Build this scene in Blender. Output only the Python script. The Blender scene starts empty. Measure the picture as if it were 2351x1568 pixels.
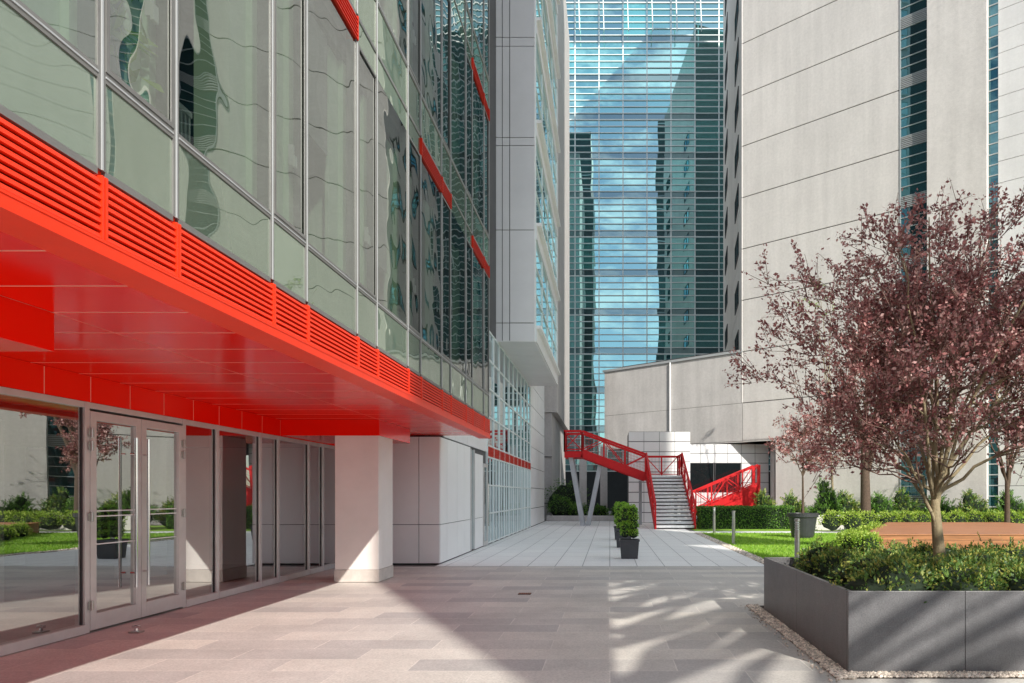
import bpy, math, random
from mathutils import Vector, Matrix, noise as mnoise
R = random.Random(7)
scene = bpy.context.scene
col = scene.collection

# ------------------------------------------------------------------ materials
def _nt(name):
    m = bpy.data.materials.new(name); m.use_nodes = True
    nt = m.node_tree; nt.nodes.clear()
    out = nt.nodes.new('ShaderNodeOutputMaterial')
    return m, nt, out

def N(nt, t, **kw):
    n = nt.nodes.new(t)
    for k, v in kw.items():
        if hasattr(n, k): setattr(n, k, v)
        else: n.inputs[k].default_value = v
    return n

def mul(c, k): return (min(c[0]*k, 1), min(c[1]*k, 1), min(c[2]*k, 1), 1)

def pm(name, c, rough=.6, metal=0., var=.12, scale=1.5, bump=0., bscale=40, coat=0., stretch=(1, 1, 1), island=False, spec=.5, streak=0.):
    m, nt, out = _nt(name)
    L = nt.links.new
    b = N(nt, 'ShaderNodeBsdfPrincipled')
    b.inputs['Roughness'].default_value = rough
    b.inputs['Metallic'].default_value = metal
    b.inputs['Coat Weight'].default_value = coat
    b.inputs['Specular IOR Level'].default_value = spec
    tc = N(nt, 'ShaderNodeTexCoord')
    mp = N(nt, 'ShaderNodeMapping'); mp.inputs['Scale'].default_value = stretch
    L(tc.outputs['Object'], mp.inputs['Vector'])
    n1 = N(nt, 'ShaderNodeTexNoise'); n1.inputs['Scale'].default_value = scale; n1.inputs['Detail'].default_value = 8
    n1.inputs['Roughness'].default_value = .65
    L(mp.outputs[0], n1.inputs['Vector'])
    mr = N(nt, 'ShaderNodeMapRange'); mr.inputs['From Min'].default_value = .3; mr.inputs['From Max'].default_value = .7
    L(n1.outputs['Fac'], mr.inputs['Value'])
    mx = N(nt, 'ShaderNodeMix', data_type='RGBA')
    mx.inputs['A'].default_value = mul(c, 1-var); mx.inputs['B'].default_value = mul(c, 1+var)
    if island:
        g = N(nt, 'ShaderNodeNewGeometry'); L(g.outputs['Random Per Island'], mx.inputs['Factor'])
    else:
        L(mr.outputs[0], mx.inputs['Factor'])
    csock = mx.outputs['Result']
    if streak > 0:
        mp3 = N(nt, 'ShaderNodeMapping'); mp3.inputs['Scale'].default_value = (1.3, 1.3, .10)
        L(tc.outputs['Object'], mp3.inputs['Vector'])
        n3 = N(nt, 'ShaderNodeTexNoise'); n3.inputs['Scale'].default_value = 1.2; n3.inputs['Detail'].default_value = 6; n3.inputs['Roughness'].default_value = .6
        L(mp3.outputs[0], n3.inputs['Vector'])
        n4 = N(nt, 'ShaderNodeTexNoise'); n4.inputs['Scale'].default_value = 7; n4.inputs['Detail'].default_value = 7; n4.inputs['Roughness'].default_value = .75
        L(tc.outputs['Object'], n4.inputs['Vector'])
        ad = N(nt, 'ShaderNodeMath', operation='ADD'); L(n3.outputs['Fac'], ad.inputs[0]); L(n4.outputs['Fac'], ad.inputs[1])
        r3 = N(nt, 'ShaderNodeMapRange'); r3.inputs['From Min'].default_value = .75; r3.inputs['From Max'].default_value = 1.25
        r3.inputs['To Min'].default_value = 1-streak; r3.inputs['To Max'].default_value = 1+streak*.5
        L(ad.outputs[0], r3.inputs['Value'])
        vs = N(nt, 'ShaderNodeVectorMath', operation='SCALE'); L(csock, vs.inputs[0]); L(r3.outputs[0], vs.inputs['Scale'])
        csock = vs.outputs[0]
    L(csock, b.inputs['Base Color'])
    if bump > 0:
        n2 = N(nt, 'ShaderNodeTexNoise'); n2.inputs['Scale'].default_value = bscale; n2.inputs['Detail'].default_value = 5
        L(tc.outputs['Object'], n2.inputs['Vector'])
        bp = N(nt, 'ShaderNodeBump'); bp.inputs['Strength'].default_value = bump; bp.inputs['Distance'].default_value = .01
        L(n2.outputs['Fac'], bp.inputs['Height']); L(bp.outputs[0], b.inputs['Normal'])
    L(b.outputs[0], out.inputs['Surface'])
    return m

def leafmat(name, c1, c2, c3, trans=.25):
    m, nt, out = _nt(name); L = nt.links.new
    g = N(nt, 'ShaderNodeNewGeometry')
    r = N(nt, 'ShaderNodeValToRGB')
    r.color_ramp.elements[0].color = (*c1, 1); r.color_ramp.elements[1].color = (*c3, 1)
    e = r.color_ramp.elements.new(.6); e.color = (*c2, 1)
    L(g.outputs['Random Per Island'], r.inputs['Fac'])
    b = N(nt, 'ShaderNodeBsdfPrincipled'); b.inputs['Roughness'].default_value = .5
    L(r.outputs[0], b.inputs['Base Color'])
    t = N(nt, 'ShaderNodeBsdfTranslucent'); L(r.outputs[0], t.inputs['Color'])
    mx = N(nt, 'ShaderNodeMixShader'); mx.inputs[0].default_value = trans
    L(b.outputs[0], mx.inputs[1]); L(t.outputs[0], mx.inputs[2]); L(mx.outputs[0], out.inputs['Surface'])
    return m

def glassmat(name, under, refl, a, b_, transparent=True, wav=.003, wscale=1.4, rough=.0, rnd=.0):
    """window glass: view-angle reflection over either a see-through tint or an opaque back"""
    m, nt, out = _nt(name); L = nt.links.new
    tc = N(nt, 'ShaderNodeTexCoord'); oi = N(nt, 'ShaderNodeObjectInfo')
    sc = N(nt, 'ShaderNodeVectorMath', operation='SCALE'); sc.inputs[0].default_value = (37, 53, 71)
    L(oi.outputs['Random'], sc.inputs['Scale'])
    ad = N(nt, 'ShaderNodeVectorMath', operation='ADD')
    L(tc.outputs['Object'], ad.inputs[0]); L(sc.outputs[0], ad.inputs[1])
    n = N(nt, 'ShaderNodeTexNoise'); n.inputs['Scale'].default_value = wscale; n.inputs['Detail'].default_value = 1.0
    L(ad.outputs[0], n.inputs['Vector'])
    bp = N(nt, 'ShaderNodeBump'); bp.inputs['Strength'].default_value = 1; bp.inputs['Distance'].default_value = wav
    L(n.outputs['Fac'], bp.inputs['Height'])
    gl = N(nt, 'ShaderNodeBsdfGlossy'); gl.inputs['Color'].default_value = (*refl, 1); gl.inputs['Roughness'].default_value = rough
    L(bp.outputs[0], gl.inputs['Normal'])
    if transparent:
        u = N(nt, 'ShaderNodeBsdfTransparent'); u.inputs['Color'].default_value = (*under, 1)
    else:
        u = N(nt, 'ShaderNodeBsdfDiffuse')
        mxc = N(nt, 'ShaderNodeMix', data_type='RGBA')
        mxc.inputs['A'].default_value = mul(under, 1-rnd); mxc.inputs['B'].default_value = mul(under, 1+rnd*2.2)
        pw = N(nt, 'ShaderNodeMath', operation='POWER'); pw.inputs[1].default_value = 2
        L(oi.outputs['Random'], pw.inputs[0])
        L(pw.outputs[0], mxc.inputs['Factor']); L(mxc.outputs['Result'], u.inputs['Color'])
    lw = N(nt, 'ShaderNodeLayerWeight'); lw.inputs['Blend'].default_value = .5
    mr = N(nt, 'ShaderNodeMapRange'); mr.inputs['To Min'].default_value = a; mr.inputs['To Max'].default_value = b_
    L(lw.outputs['Facing'], mr.inputs['Value'])
    mx = N(nt, 'ShaderNodeMixShader')
    L(mr.outputs[0], mx.inputs[0]); L(u.outputs[0], mx.inputs[1]); L(gl.outputs[0], mx.inputs[2])
    L(mx.outputs[0], out.inputs['Surface'])
    return m

def pavemat(name, c1, c2, cm, bw, rh, offset, mortar, rough, rot=0., stain=.25):
    m, nt, out = _nt(name); L = nt.links.new
    tc = N(nt, 'ShaderNodeTexCoord'); mp = N(nt, 'ShaderNodeMapping')
    mp.inputs['Rotation'].default_value = (0, 0, rot)
    L(tc.outputs['Object'], mp.inputs['Vector'])
    br = N(nt, 'ShaderNodeTexBrick'); br.offset = offset; br.squash = 1
    br.inputs['Color1'].default_value = (*c1, 1); br.inputs['Color2'].default_value = (*c2, 1); br.inputs['Mortar'].default_value = (*cm, 1)
    br.inputs['Scale'].default_value = 1; br.inputs['Mortar Size'].default_value = mortar
    br.inputs['Brick Width'].default_value = bw; br.inputs['Row Height'].default_value = rh
    L(mp.outputs[0], br.inputs['Vector'])
    n1 = N(nt, 'ShaderNodeTexNoise'); n1.inputs['Scale'].default_value = .8; n1.inputs['Detail'].default_value = 9; n1.inputs['Roughness'].default_value = .7
    L(tc.outputs['Object'], n1.inputs['Vector'])
    n2 = N(nt, 'ShaderNodeTexNoise'); n2.inputs['Scale'].default_value = 60; n2.inputs['Detail'].default_value = 4
    L(tc.outputs['Object'], n2.inputs['Vector'])
    mr = N(nt, 'ShaderNodeMapRange'); mr.inputs['From Min'].default_value = .3; mr.inputs['From Max'].default_value = .7
    mr.inputs['To Min'].default_value = 1-stain; mr.inputs['To Max'].default_value = 1+stain*.5
    L(n1.outputs['Fac'], mr.inputs['Value'])
    mr2 = N(nt, 'ShaderNodeMapRange'); mr2.inputs['From Min'].default_value = .3; mr2.inputs['From Max'].default_value = .7
    mr2.inputs['To Min'].default_value = .84; mr2.inputs['To Max'].default_value = 1.14
    L(n2.outputs['Fac'], mr2.inputs['Value'])
    mm = N(nt, 'ShaderNodeMath', operation='MULTIPLY'); L(mr.outputs[0], mm.inputs[0]); L(mr2.outputs[0], mm.inputs[1])
    vm = N(nt, 'ShaderNodeVectorMath', operation='SCALE'); L(br.outputs['Color'], vm.inputs[0]); L(mm.outputs[0], vm.inputs['Scale'])
    b = N(nt, 'ShaderNodeBsdfPrincipled'); b.inputs['Roughness'].default_value = rough
    L(vm.outputs[0], b.inputs['Base Color'])
    bp = N(nt, 'ShaderNodeBump'); bp.inputs['Strength'].default_value = .25; bp.inputs['Distance'].default_value = .004
    sb = N(nt, 'ShaderNodeMath', operation='SUBTRACT'); L(n2.outputs['Fac'], sb.inputs[0]); L(br.outputs['Fac'], sb.inputs[1])
    L(sb.outputs[0], bp.inputs['Height']); L(bp.outputs[0], b.inputs['Normal'])
    L(b.outputs[0], out.inputs['Surface'])
    return m

RED = pm('red_painted_metal', (1.0, .008, .001), .16, 0, .03, 1.2, spec=.20)
REDL = pm('red_louvre_paint', (.95, .042, .008), .42, 0, .05, 2, spec=.3)
REDK = pm('red_dark_louvre_paint', (.62, .028, .010), .45, 0, .05, 2, spec=.2)
REDJ = pm('joint_highlight', (1.0, .50, .38), .5, 0, .05, 2)  # pale tone stands in for highlights along the red panel joints
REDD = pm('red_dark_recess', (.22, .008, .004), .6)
STAIRRED = pm('red_steel_paint', (.62, .010, .014), .45, 0, .12, 3, spec=.3)
ALU = pm('brushed_aluminium', (.60, .595, .59), .40, .35, .08, 3)
MULL = pm('grey_mullion_metal', (.22, .217, .21), .45, .3, .10, 3)
CHROME = pm('polished_steel', (.75, .75, .76), .12, 1, .03, 3)
RUBBER = pm('dark_gasket', (.03, .03, .032), .6)
WHITEP = pm('white_enamel_panel', (.88, .88, .88), .42, 0, .04, .8)
GREYP = pm('light_grey_metal_panel', (.80, .80, .815), .42, .1, .05, .6)
GREYD = pm('dark_joint', (.08, .08, .085), .7)  # dark grey of joints, backing walls and small frames
JOINT = pm('concrete_joint', (.17, .16, .155), .8)
COLM = pm('column_stone', (.84, .805, .775), .65, 0, .06, 1.2, bump=.15, bscale=80)
COLB = pm('column_base_stone', (.60, .56, .52), .6, 0, .12, 6, bump=.2)
CONC = pm('beige_concrete', (.73, .695, .67), .85, 0, .07, .35, bump=.6, bscale=18, streak=.14)
CONC2 = pm('pale_concrete', (.80, .79, .79), .85, 0, .07, .4, bump=.25, bscale=25, streak=.08)
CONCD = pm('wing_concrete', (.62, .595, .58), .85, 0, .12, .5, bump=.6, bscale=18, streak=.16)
DARK = pm('dark_interior', (.035, .04, .042), .8)
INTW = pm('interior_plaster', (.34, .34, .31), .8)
INTD = pm('interior_dark_wall', (.05, .056, .054), .8)  # even dark grey-green of the upper back wall
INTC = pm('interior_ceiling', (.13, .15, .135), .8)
INTG = pm('pale_green_interior', (.66, .82, .64), .8, 0, .04)
BLIND = pm('grey_roller_blind', (.34, .35, .345), .85, 0, .06)
INTF = pm('interior_floor', (.13, .12, .11), .4)
DTOWER = pm('dark_tower_cladding', (.03, .05, .055), .5, 0, .3, .15)
LINE = pm('pale_glazing_bar', (.76, .82, .82), .45, .1, .05)
GLINE = pm('grey_glazing_bar', (.48, .50, .51), .45, .2, .05)
GRANITE = pm('dark_granite', (.15, .15, .158), .38, 0, .35, 90, bump=.1, bscale=120, streak=.25)
SOIL = pm('soil', (.035, .025, .018), .95, bump=.5)
BARK = pm('bark', (.32, .26, .16), .85, 0, .35, 14, bump=.8, bscale=40, stretch=(1, 1, .3))
BARKD = pm('dark_bark', (.11, .075, .055), .9, 0, .3, 14, bump=.8, bscale=40)
TWIG = pm('twig_bark', (.24, .15, .12), .85)
WOOD = pm('deck_wood', (.40, .16, .07), .5, 0, .4, 5, stretch=(.2, 3, 3))
STEP = pm('galvanised_tread', (.80, .81, .82), .5, .1, .12, 8)
POT = pm('dark_pot', (.045, .048, .055), .45, 0, .15, 5)
STEEL = pm('brushed_steel', (.45, .44, .42), .3, .9, .08, 20)
V_WHITE = pm('support_paint', (.42, .43, .46), .5)
GRASSM = leafmat('grass_blades', (.15, .33, .03), (.28, .50, .04), (.42, .62, .08), .3)
LAWN = pm('lawn_turf', (.26, .45, .04), .9, 0, .35, 3, bump=.6, bscale=60)
PURP = leafmat('purple_leaves', (.18, .050, .056), (.50, .215, .205), (.88, .60, .56), .3)
JUN = leafmat('juniper_foliage', (.05, .12, .03), (.18, .31, .06), (.60, .56, .13), .2)
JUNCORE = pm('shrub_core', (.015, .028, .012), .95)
BOX = leafmat('boxwood_leaves', (.09, .25, .02), (.27, .53, .04), (.50, .70, .11), .3)
LIME = leafmat('lime_hedge_leaves', (.18, .34, .03), (.40, .56, .07), (.62, .72, .16), .3)
HEDGE = leafmat('dark_hedge_leaves', (.03, .10, .018), (.12, .27, .035), (.24, .43, .07), .2)
SPROUT = leafmat('spring_leaves', (.20, .28, .09), (.34, .44, .14), (.50, .56, .24), .3)
PEB = pm('pebbles', (.66, .58, .50), .7, 0, .5, 1, island=True)

GL_UP = glassmat('facade_glass', (.66, .74, .68), (.52, .54, .53), .20, .92, True, .008, 1.5)
GL_SP = glassmat('spandrel_glass', (.22, .29, .215), (.54, .59, .54), .18, .80, False, .008, 1.6, rnd=.2)
GL_LOW = glassmat('shopfront_glass', (.66, .70, .68), (.80, .82, .82), .34, .90, True, .0008, 1.2)
GL_MID = glassmat('curtain_wall_glass', (.13, .17, .17), (.78, .86, .88), .35, .9, False, .004, 1.0, rnd=.4)
GL_BLUE = glassmat('side_glass', (.30, .52, .60), (.82, .98, 1.0), .30, .75, False, .004, .8, rnd=.3)
GL_TOW = glassmat('teal_tower_glass', (.02, .16, .15), (.54, .93, .95), .60, .95, False, .006, .30, rnd=.85)
GL_TSP = glassmat('tower_spandrel_glass', (.05, .11, .12), (.46, .66, .70), .42, .9, False, .006, .30)
GL_STRIP = glassmat('dark_strip_glass', (.010, .055, .065), (.30, .55, .60), .26, .85, False, .004, .6, rnd=.6)
GL_DARK = glassmat('dark_window_glass', (.012, .016, .018), (.30, .34, .36), .15, .8, False, .002, .8)

DPAVE = pavemat('dark_granite_paving', (.74, .70, .64), (.51, .49, .475), (.78, .74, .69), 1.2, .45, .5, .006, .55, stain=.20)
LPAVE = pavemat('pale_stone_paving', (.95, .95, .94), (.90, .90, .90), (.44, .44, .45), .6, 1.2, .0, .010, .55, stain=.06)
ASPH = pm('ground_base', (.22, .21, .20), .9, 0, .2, .3)

# ------------------------------------------------------------------ mesh builder
class M:
    def __init__(s): s.v = []; s.f = []; s.mi = []; s.mats = []
    def k(s, mat):
        if mat not in s.mats: s.mats.append(mat)
        return s.mats.index(mat)
    def add(s, vs, fs, mat):
        o = len(s.v); s.v += [tuple(x) for x in vs]; i = s.k(mat)
        for f in fs: s.f.append([a+o for a in f]); s.mi.append(i)
    def box(s, x0, x1, y0, y1, z0, z1, mat):
        if x0 > x1: x0, x1 = x1, x0
        if y0 > y1: y0, y1 = y1, y0
        s.add([(x0,y0,z0),(x1,y0,z0),(x1,y1,z0),(x0,y1,z0),(x0,y0,z1),(x1,y0,z1),(x1,y1,z1),(x0,y1,z1)],
              [(0,3,2,1),(4,5,6,7),(0,1,5,4),(1,2,6,5),(2,3,7,6),(3,0,4,7)], mat)
        return s
    def quad(s, a, b, c, d, mat): s.add([a, b, c, d], [(0, 1, 2, 3)], mat); return s
    def prism(s, poly, z0, z1, mat):
        n = len(poly)
        vs = [(p[0], p[1], z0) for p in poly]+[(p[0], p[1], z1) for p in poly]
        fs = [tuple(range(n))[::-1], tuple(range(n, 2*n))]+[(i, (i+1) % n, n+(i+1) % n, n+i) for i in range(n)]
        s.add(vs, fs, mat); return s
    def bar(s, p, q, w, h, mat, up=(0, 0, 1)):
        p = Vector(p); q = Vector(q); d = (q-p).normalized(); up = Vector(up)
        if abs(d.dot(up)) > .98: up = Vector((0, 1, 0))
        x = d.cross(up).normalized(); y = x.cross(d).normalized()
        vs = []
        for c in (p, q):
            for a, b in ((-1, -1), (1, -1), (1, 1), (-1, 1)):
                vs.append(c+x*(a*w/2)+y*(b*h/2))
        s.add(vs, [(0,1,2,3),(7,6,5,4),(0,4,5,1),(1,5,6,2),(2,6,7,3),(3,7,4,0)], mat); return s
    def tube(s, p, q, r0, r1, n, mat, cap=True):
        p = Vector(p); q = Vector(q); d = (q-p)
        if d.length < 1e-6: return s
        d.normalize(); up = Vector((0, 0, 1)) if abs(d.z) < .95 else Vector((1, 0, 0))
        x = d.cross(up).normalized(); y = x.cross(d)
        vs = []
        for c, r in ((p, r0), (q, r1)):
            for i in range(n):
                a = 2*math.pi*i/n; vs.append(c+x*(math.cos(a)*r)+y*(math.sin(a)*r))
        fs = [(i, (i+1) % n, n+(i+1) % n, n+i) for i in range(n)]
        if cap: fs += [tuple(range(n))[::-1], tuple(range(n, 2*n))]
        s.add(vs, fs, mat); return s
    def path(s, pts, rs, n, mat):
        for i in range(len(pts)-1): s.tube(pts[i], pts[i+1], rs[i], rs[i+1], n, mat, False)
    def leaf(s, p, d, nrm, l, w, mat):
        x = d; y = d.cross(nrm)
        if y.length < 1e-4: return
        y = y.normalized()*w*.5
        s.add([p, p+x*(l*.5)+y, p+x*l, p+x*(l*.5)-y], [(0, 1, 2, 3)], mat)
    def obj(s, name, parent=None, origin=(0, 0, 0), bevel=0, smooth=False, **props):
        me = bpy.data.meshes.new(name)
        o3 = origin
        me.from_pydata([(a-o3[0], b-o3[1], c-o3[2]) for a, b, c in s.v], [], s.f)
        for m in s.mats: me.materials.append(m)
        me.polygons.foreach_set('material_index', s.mi)
        if smooth: me.polygons.foreach_set('use_smooth', [True]*len(s.f))
        me.update()
        ob = bpy.data.objects.new(name, me); col.objects.link(ob)
        if parent is not None: ob.parent = parent
        else: ob.location = origin
        if bevel:
            b = ob.modifiers.new('edge', 'BEVEL'); b.width = bevel; b.segments = 2; b.limit_method = 'ANGLE'
        for k, v in props.items(): ob[k] = v
        return ob

def empty(name, loc, rotz=0, **props):
    e = bpy.data.objects.new(name, None); col.objects.link(e); e.location = loc; e.rotation_euler = (0, 0, rotz)
    e.empty_display_size = .3
    for k, v in props.items(): e[k] = v
    return e

def copy_thing(src, children, loc, rotz=0, scale=1):
    t = src.copy(); t.location = loc; t.rotation_euler = (0, 0, rotz); t.scale = (scale,)*3; col.objects.link(t)
    for c in children:
        k = c.copy(); k.parent = t; col.objects.link(k)
    return t

# ------------------------------------------------------------------ ground
g = M(); g.quad((-400,-400,-.02),(400,-400,-.02),(400,400,-.02),(-400,400,-.02), ASPH); g.obj('ground', kind='structure')
g = M(); g.quad((-12,-20,-.008),(3.6,-20,-.008),(3.6,15.5,-.008),(-12,15.5,-.008), DPAVE)
g.quad((3.6,-20,-.008),(20,-20,-.008),(20,12.5,-.008),(3.6,12.5,-.008), DPAVE); g.obj('dark_pavement', kind='structure')
g = M(); g.quad((-3.82,15.5,-.004),(3.45,15.5,-.004),(3.45,42.5,-.004),(-3.82,42.5,-.004), LPAVE)
g.quad((3.45,29.2,-.004),(16,29.2,-.004),(16,30.6,-.004),(3.45,30.6,-.004), LPAVE)
g.obj('pale_pavement', kind='structure')
g = M(); g.quad((3.7,12.7,.0),(22,12.7,.0),(22,29.1,.0),(3.7,29.1,.0), LAWN)
g.quad((3.7,30.7,.0),(24,30.7,.0),(24,36.5,.0),(3.7,36.5,.0), LAWN); g.obj('lawn', kind='structure')
g = M()
for i in range(26000):
    x = 3.72+R.random()**1.3*7.5; y = 12.8+R.random()*16.2
    h = .03+R.random()*.035; a = R.random()*6.28; dx = math.cos(a)*.012; dy = math.sin(a)*.012
    lx = R.uniform(-.02, .02); ly = R.uniform(-.02, .02)
    g.add([(x-dx, y-dy, 0), (x+dx, y+dy, 0), (x+lx, y+ly, h)], [(0, 1, 2)], GRASSM)
g.obj('grass', kind='stuff')

g = M()
def pebble(x, y, s):
    z = s*.4; r = [R.uniform(.7, 1.3) for _ in range(6)]
    a = R.random()*3
    c, n = math.cos(a)*s, math.sin(a)*s
    g.add([(x+c*r[0], y+n*r[0], z), (x-n*r[1], y+c*r[1], z), (x-c*r[2], y-n*r[2], z), (x+n*r[3], y-c*r[3], z), (x, y, z+s*.6*r[4]), (x, y, -.01)],
          [(0,1,4),(1,2,4),(2,3,4),(3,0,4),(1,0,5),(2,1,5),(3,2,5),(0,3,5)], PEB)
for i in range(2600): pebble(R.uniform(1.92, 2.075)+R.gauss(0, .004), R.uniform(6.0, 10.0), R.uniform(.009, .024))
for i in range(2800): pebble(R.uniform(1.92, 5.2), R.uniform(6.04, 6.2), R.uniform(.009, .024))
for i in range(2600): pebble(R.uniform(3.46, 3.72), R.uniform(12.8, 29.1), R.uniform(.014, .032))
for i in range(120): pebble(R.uniform(1.82, 1.94), R.uniform(5.9, 10.0), R.uniform(.006, .014))
g.quad((1.92,6.03,-.003),(5.2,6.03,-.003),(5.2,10.0,-.003),(1.92,10.0,-.003), SOIL)
g.quad((3.45,12.7,-.002),(3.74,12.7,-.002),(3.74,29.15,-.002),(3.45,29.15,-.002), PEB)
g.obj('gravel', kind='stuff')

# ------------------------------------------------------------------ office building
office = empty('office_building', (-4, 8, 0), label='glass office block with red louvre bands and red overhanging soffit', category='building')
OO = (-4, 8, 0)
XF = -2.74
seq = [3.82]
y = 3.82
for i in range(13):
    y += (.655 if i % 2 == 0 else 1.278); seq.append(y)
cols = [-14, -12, -10, -8, -6.5, -5.3, -4.0, -2.7, -1.4, 0.0, .62, 1.90, 2.54]+seq
YE = seq[-1]
def has_louvre(lv, y0):
    if lv == 0: return True
    if y0 < 7.4: return lv == 1
    if 10.1 < y0 < 12.1: return lv in (1, 3)
    if y0 > 14.0: return True
    return False
def LH(lv): return .338 if lv == 0 else .255
fr = M()
ztop = 2.92+3.54*6
for j, yy in enumerate(cols):
    for lv in range(6):
        zb = 2.92+3.54*lv
        lo = has_louvre(lv, cols[max(j-1, 0)]) or has_louvre(lv, yy)
        z0 = zb+LH(lv)+.037 if lo else zb
        fr.box(XF-.10, XF+.012, yy-.028, yy+.028, z0, zb+3.54, MULL)
        fr.box(XF+.012, XF+.018, yy-.006, yy+.006, z0, zb+3.54, GLINE)
        if lo:
            fr.box(XF-.10, XF-.012, yy-.028, yy+.028, zb, z0, REDL if lv == 0 else REDK)
for lv in range(6):
    zb = 2.92+3.54*lv
    for zz, w in ((zb+LH(lv)+.024, .020), (zb+.89, .030)):
        for a, b in zip(cols[:-1], cols[1:]):
            fr.box(XF-.10, XF+.010, a+.029, b-.029, zz-w, zz+w, MULL)
            if w > .025: fr.box(XF+.010, XF+.016, a+.029, b-.029, zz-.005, zz+.005, GLINE)
fr.obj('facade_frame', office, OO)
for lv in range(3):
    zb = 2.92+3.54*lv
    for a, b in zip(cols[9:-1], cols[10:]):
        if b < 2.5: continue
        A, B = a+.028, b-.028
        wide = (b-a) > .9
        if has_louvre(lv, a):
            l = M(); n = 8 if lv == 0 else 6; H = LH(lv); RM = REDL if lv == 0 else REDK
            A2, B2 = a+.006, b-.006
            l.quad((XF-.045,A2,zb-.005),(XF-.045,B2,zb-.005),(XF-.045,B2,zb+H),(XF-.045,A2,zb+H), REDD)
            p = (H-.003)/n
            for i in range(n):
                z0 = zb+.0+i*p
                l.add([(XF+.028,A2+.018,z0),(XF+.028,B2-.018,z0),(XF+.022,B2-.018,z0+p*.58),(XF+.022,A2+.018,z0+p*.58),(XF-.04,A2+.018,z0+p*.92),(XF-.04,B2-.018,z0+p*.92),(XF-.0,A2+.018,z0+p*.02),(XF-.0,B2-.018,z0+p*.02)],
                      [(0,1,2,3),(3,2,5,4),(1,0,6,7)], RM)
            l.box(XF-.04, XF+.03, A2, A2+.017, zb-.005, zb+H, RM); l.box(XF-.04, XF+.03, B2-.017, B2, zb-.005, zb+H, RM)
            l.obj('louvre_panel', office, OO)
            w = M(); zl = zb+H+.045; w.quad((XF,A,zl),(XF,B,zl),(XF,B,zb+.86),(XF,A,zb+.86), GL_SP); w.obj('spandrel_window', office, OO)
        else:
            w = M(); w.quad((XF,A,zb+.0),(XF,B,zb+.0),(XF,B,zb+.86),(XF,A,zb+.86), GL_SP); w.obj('spandrel_window', office, OO)
        w = M(); t = R.uniform(-.007, .007)
        w.quad((XF+t,A,zb+.92),(XF-t,B,zb+.92),(XF-t,B,zb+3.54),(XF+t,A,zb+3.54), GL_UP); wo = w.obj('window', office, OO)
        if wide and R.random() < .4:
            w = M(); zl = zb+R.choice([1.5, 2.1]); w.box(XF-.16, XF-.15, A+.05, B-.38, zl, zb+3.3, BLIND); w.obj('blind', wo, OO)
        if not wide:
            f = M(); z0, z1 = zb+.92, zb+3.52
            f.box(XF+.008, XF+.017, A, A+.028, z0, z1, MULL); f.box(XF+.008, XF+.017, B-.028, B, z0, z1, MULL)
            f.box(XF+.008, XF+.017, A+.028, B-.028, z0, z0+.028, MULL); f.box(XF+.008, XF+.017, A+.028, B-.028, z1-.028, z1, MULL)
            f.obj('frame', wo, OO)
            h = M(); h.box(XF-.09, XF-.05, B-.12, B-.09, zb+1.55, zb+1.72, WHITEP); h.box(XF-.05, XF-.03, B-.13, B-.08, zb+1.52, zb+1.62, WHITEP)
            h.obj('handle', wo, OO)
w = M()
for lv in range(3, 6):
    zb = 2.92+3.54*lv
    for a, b in zip(cols[9:-1], cols[10:]):
        w.quad((XF,a+.032,zb+.02),(XF,b-.032,zb+.02),(XF,b-.032,zb+3.52),(XF,a+.032,zb+3.52), GL_UP)
for lv in range(6):
    zb = 2.92+3.54*lv
    for a, b in zip(cols[:9], cols[1:10]):
        w.quad((XF,a+.032,zb+.02),(XF,b-.032,zb+.02),(XF,b-.032,zb+3.52),(XF,a+.032,zb+3.52), GL_UP)
w.obj('upper_windows', office, OO, kind='stuff')
it = M()
for lv in range(7):
    zb = 2.92+3.54*lv
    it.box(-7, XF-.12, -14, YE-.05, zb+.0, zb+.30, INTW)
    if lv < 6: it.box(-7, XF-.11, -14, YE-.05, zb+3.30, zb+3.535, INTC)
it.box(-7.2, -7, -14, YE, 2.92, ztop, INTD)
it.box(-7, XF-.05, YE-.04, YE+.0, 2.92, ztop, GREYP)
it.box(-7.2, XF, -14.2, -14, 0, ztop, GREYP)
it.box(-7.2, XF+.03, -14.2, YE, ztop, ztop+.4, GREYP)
for lv in range(3):
    zb = 2.92+3.54*lv
    for a, b in zip(cols[9:-1], cols[10:]):
        it.box(XF-.60, XF-.13, b-.045, b+.045, zb+.3, zb+3.3, INTG)
        it.box(XF-.22, XF-.18, b-(.30 if b-a > .9 else .16), b-.05, zb+.9, zb+3.3, INTG)
it.obj('interior', office, OO)
rd = M()
for (a, b) in ((4.52, 5.35), (6.45, 7.2), (10.4, 11.1)):
    rd.box(-3.18, -3.14, a, b, 3.95, 3.99, WHITEP); rd.box(-3.18, -3.14, a, b, 4.38, 4.42, WHITEP)
    yy = a
    while yy < b: rd.box(-3.17, -3.15, yy, yy+.022, 3.99, 4.38, WHITEP); yy += .05
rd.obj('radiator', office, OO)
pl = M()
for i in range(90):
    p = Vector((-2.92+R.uniform(-.12, .08), R.uniform(3.92, 4.38), 0)); p.z = 4.95-abs(p.y-4.0)*1.6+R.uniform(-.35, .25)
    d = Vector((R.uniform(-.4, .4), R.uniform(-.6, .6), R.uniform(-1, .2))).normalized()
    pl.leaf(p, d, Vector((1, .2, .2)), R.uniform(.12, .24), .06, BOX)
pl.obj('houseplant', office, OO)
s = M()
s.box(-2.955, XF+.035, -14, YE+.02, 2.83, 2.897, REDL)
s.box(XF-.02, XF+.04, -14, YE+.02, 2.897, 2.912, REDL)
s.obj('fascia', office, OO)
s = M()
s.box(-6.3, -2.965, -14, YE-.02, 2.8945, 2.896, REDJ)
yv = 3.91
while yv > -14: yv -= .66
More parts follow.
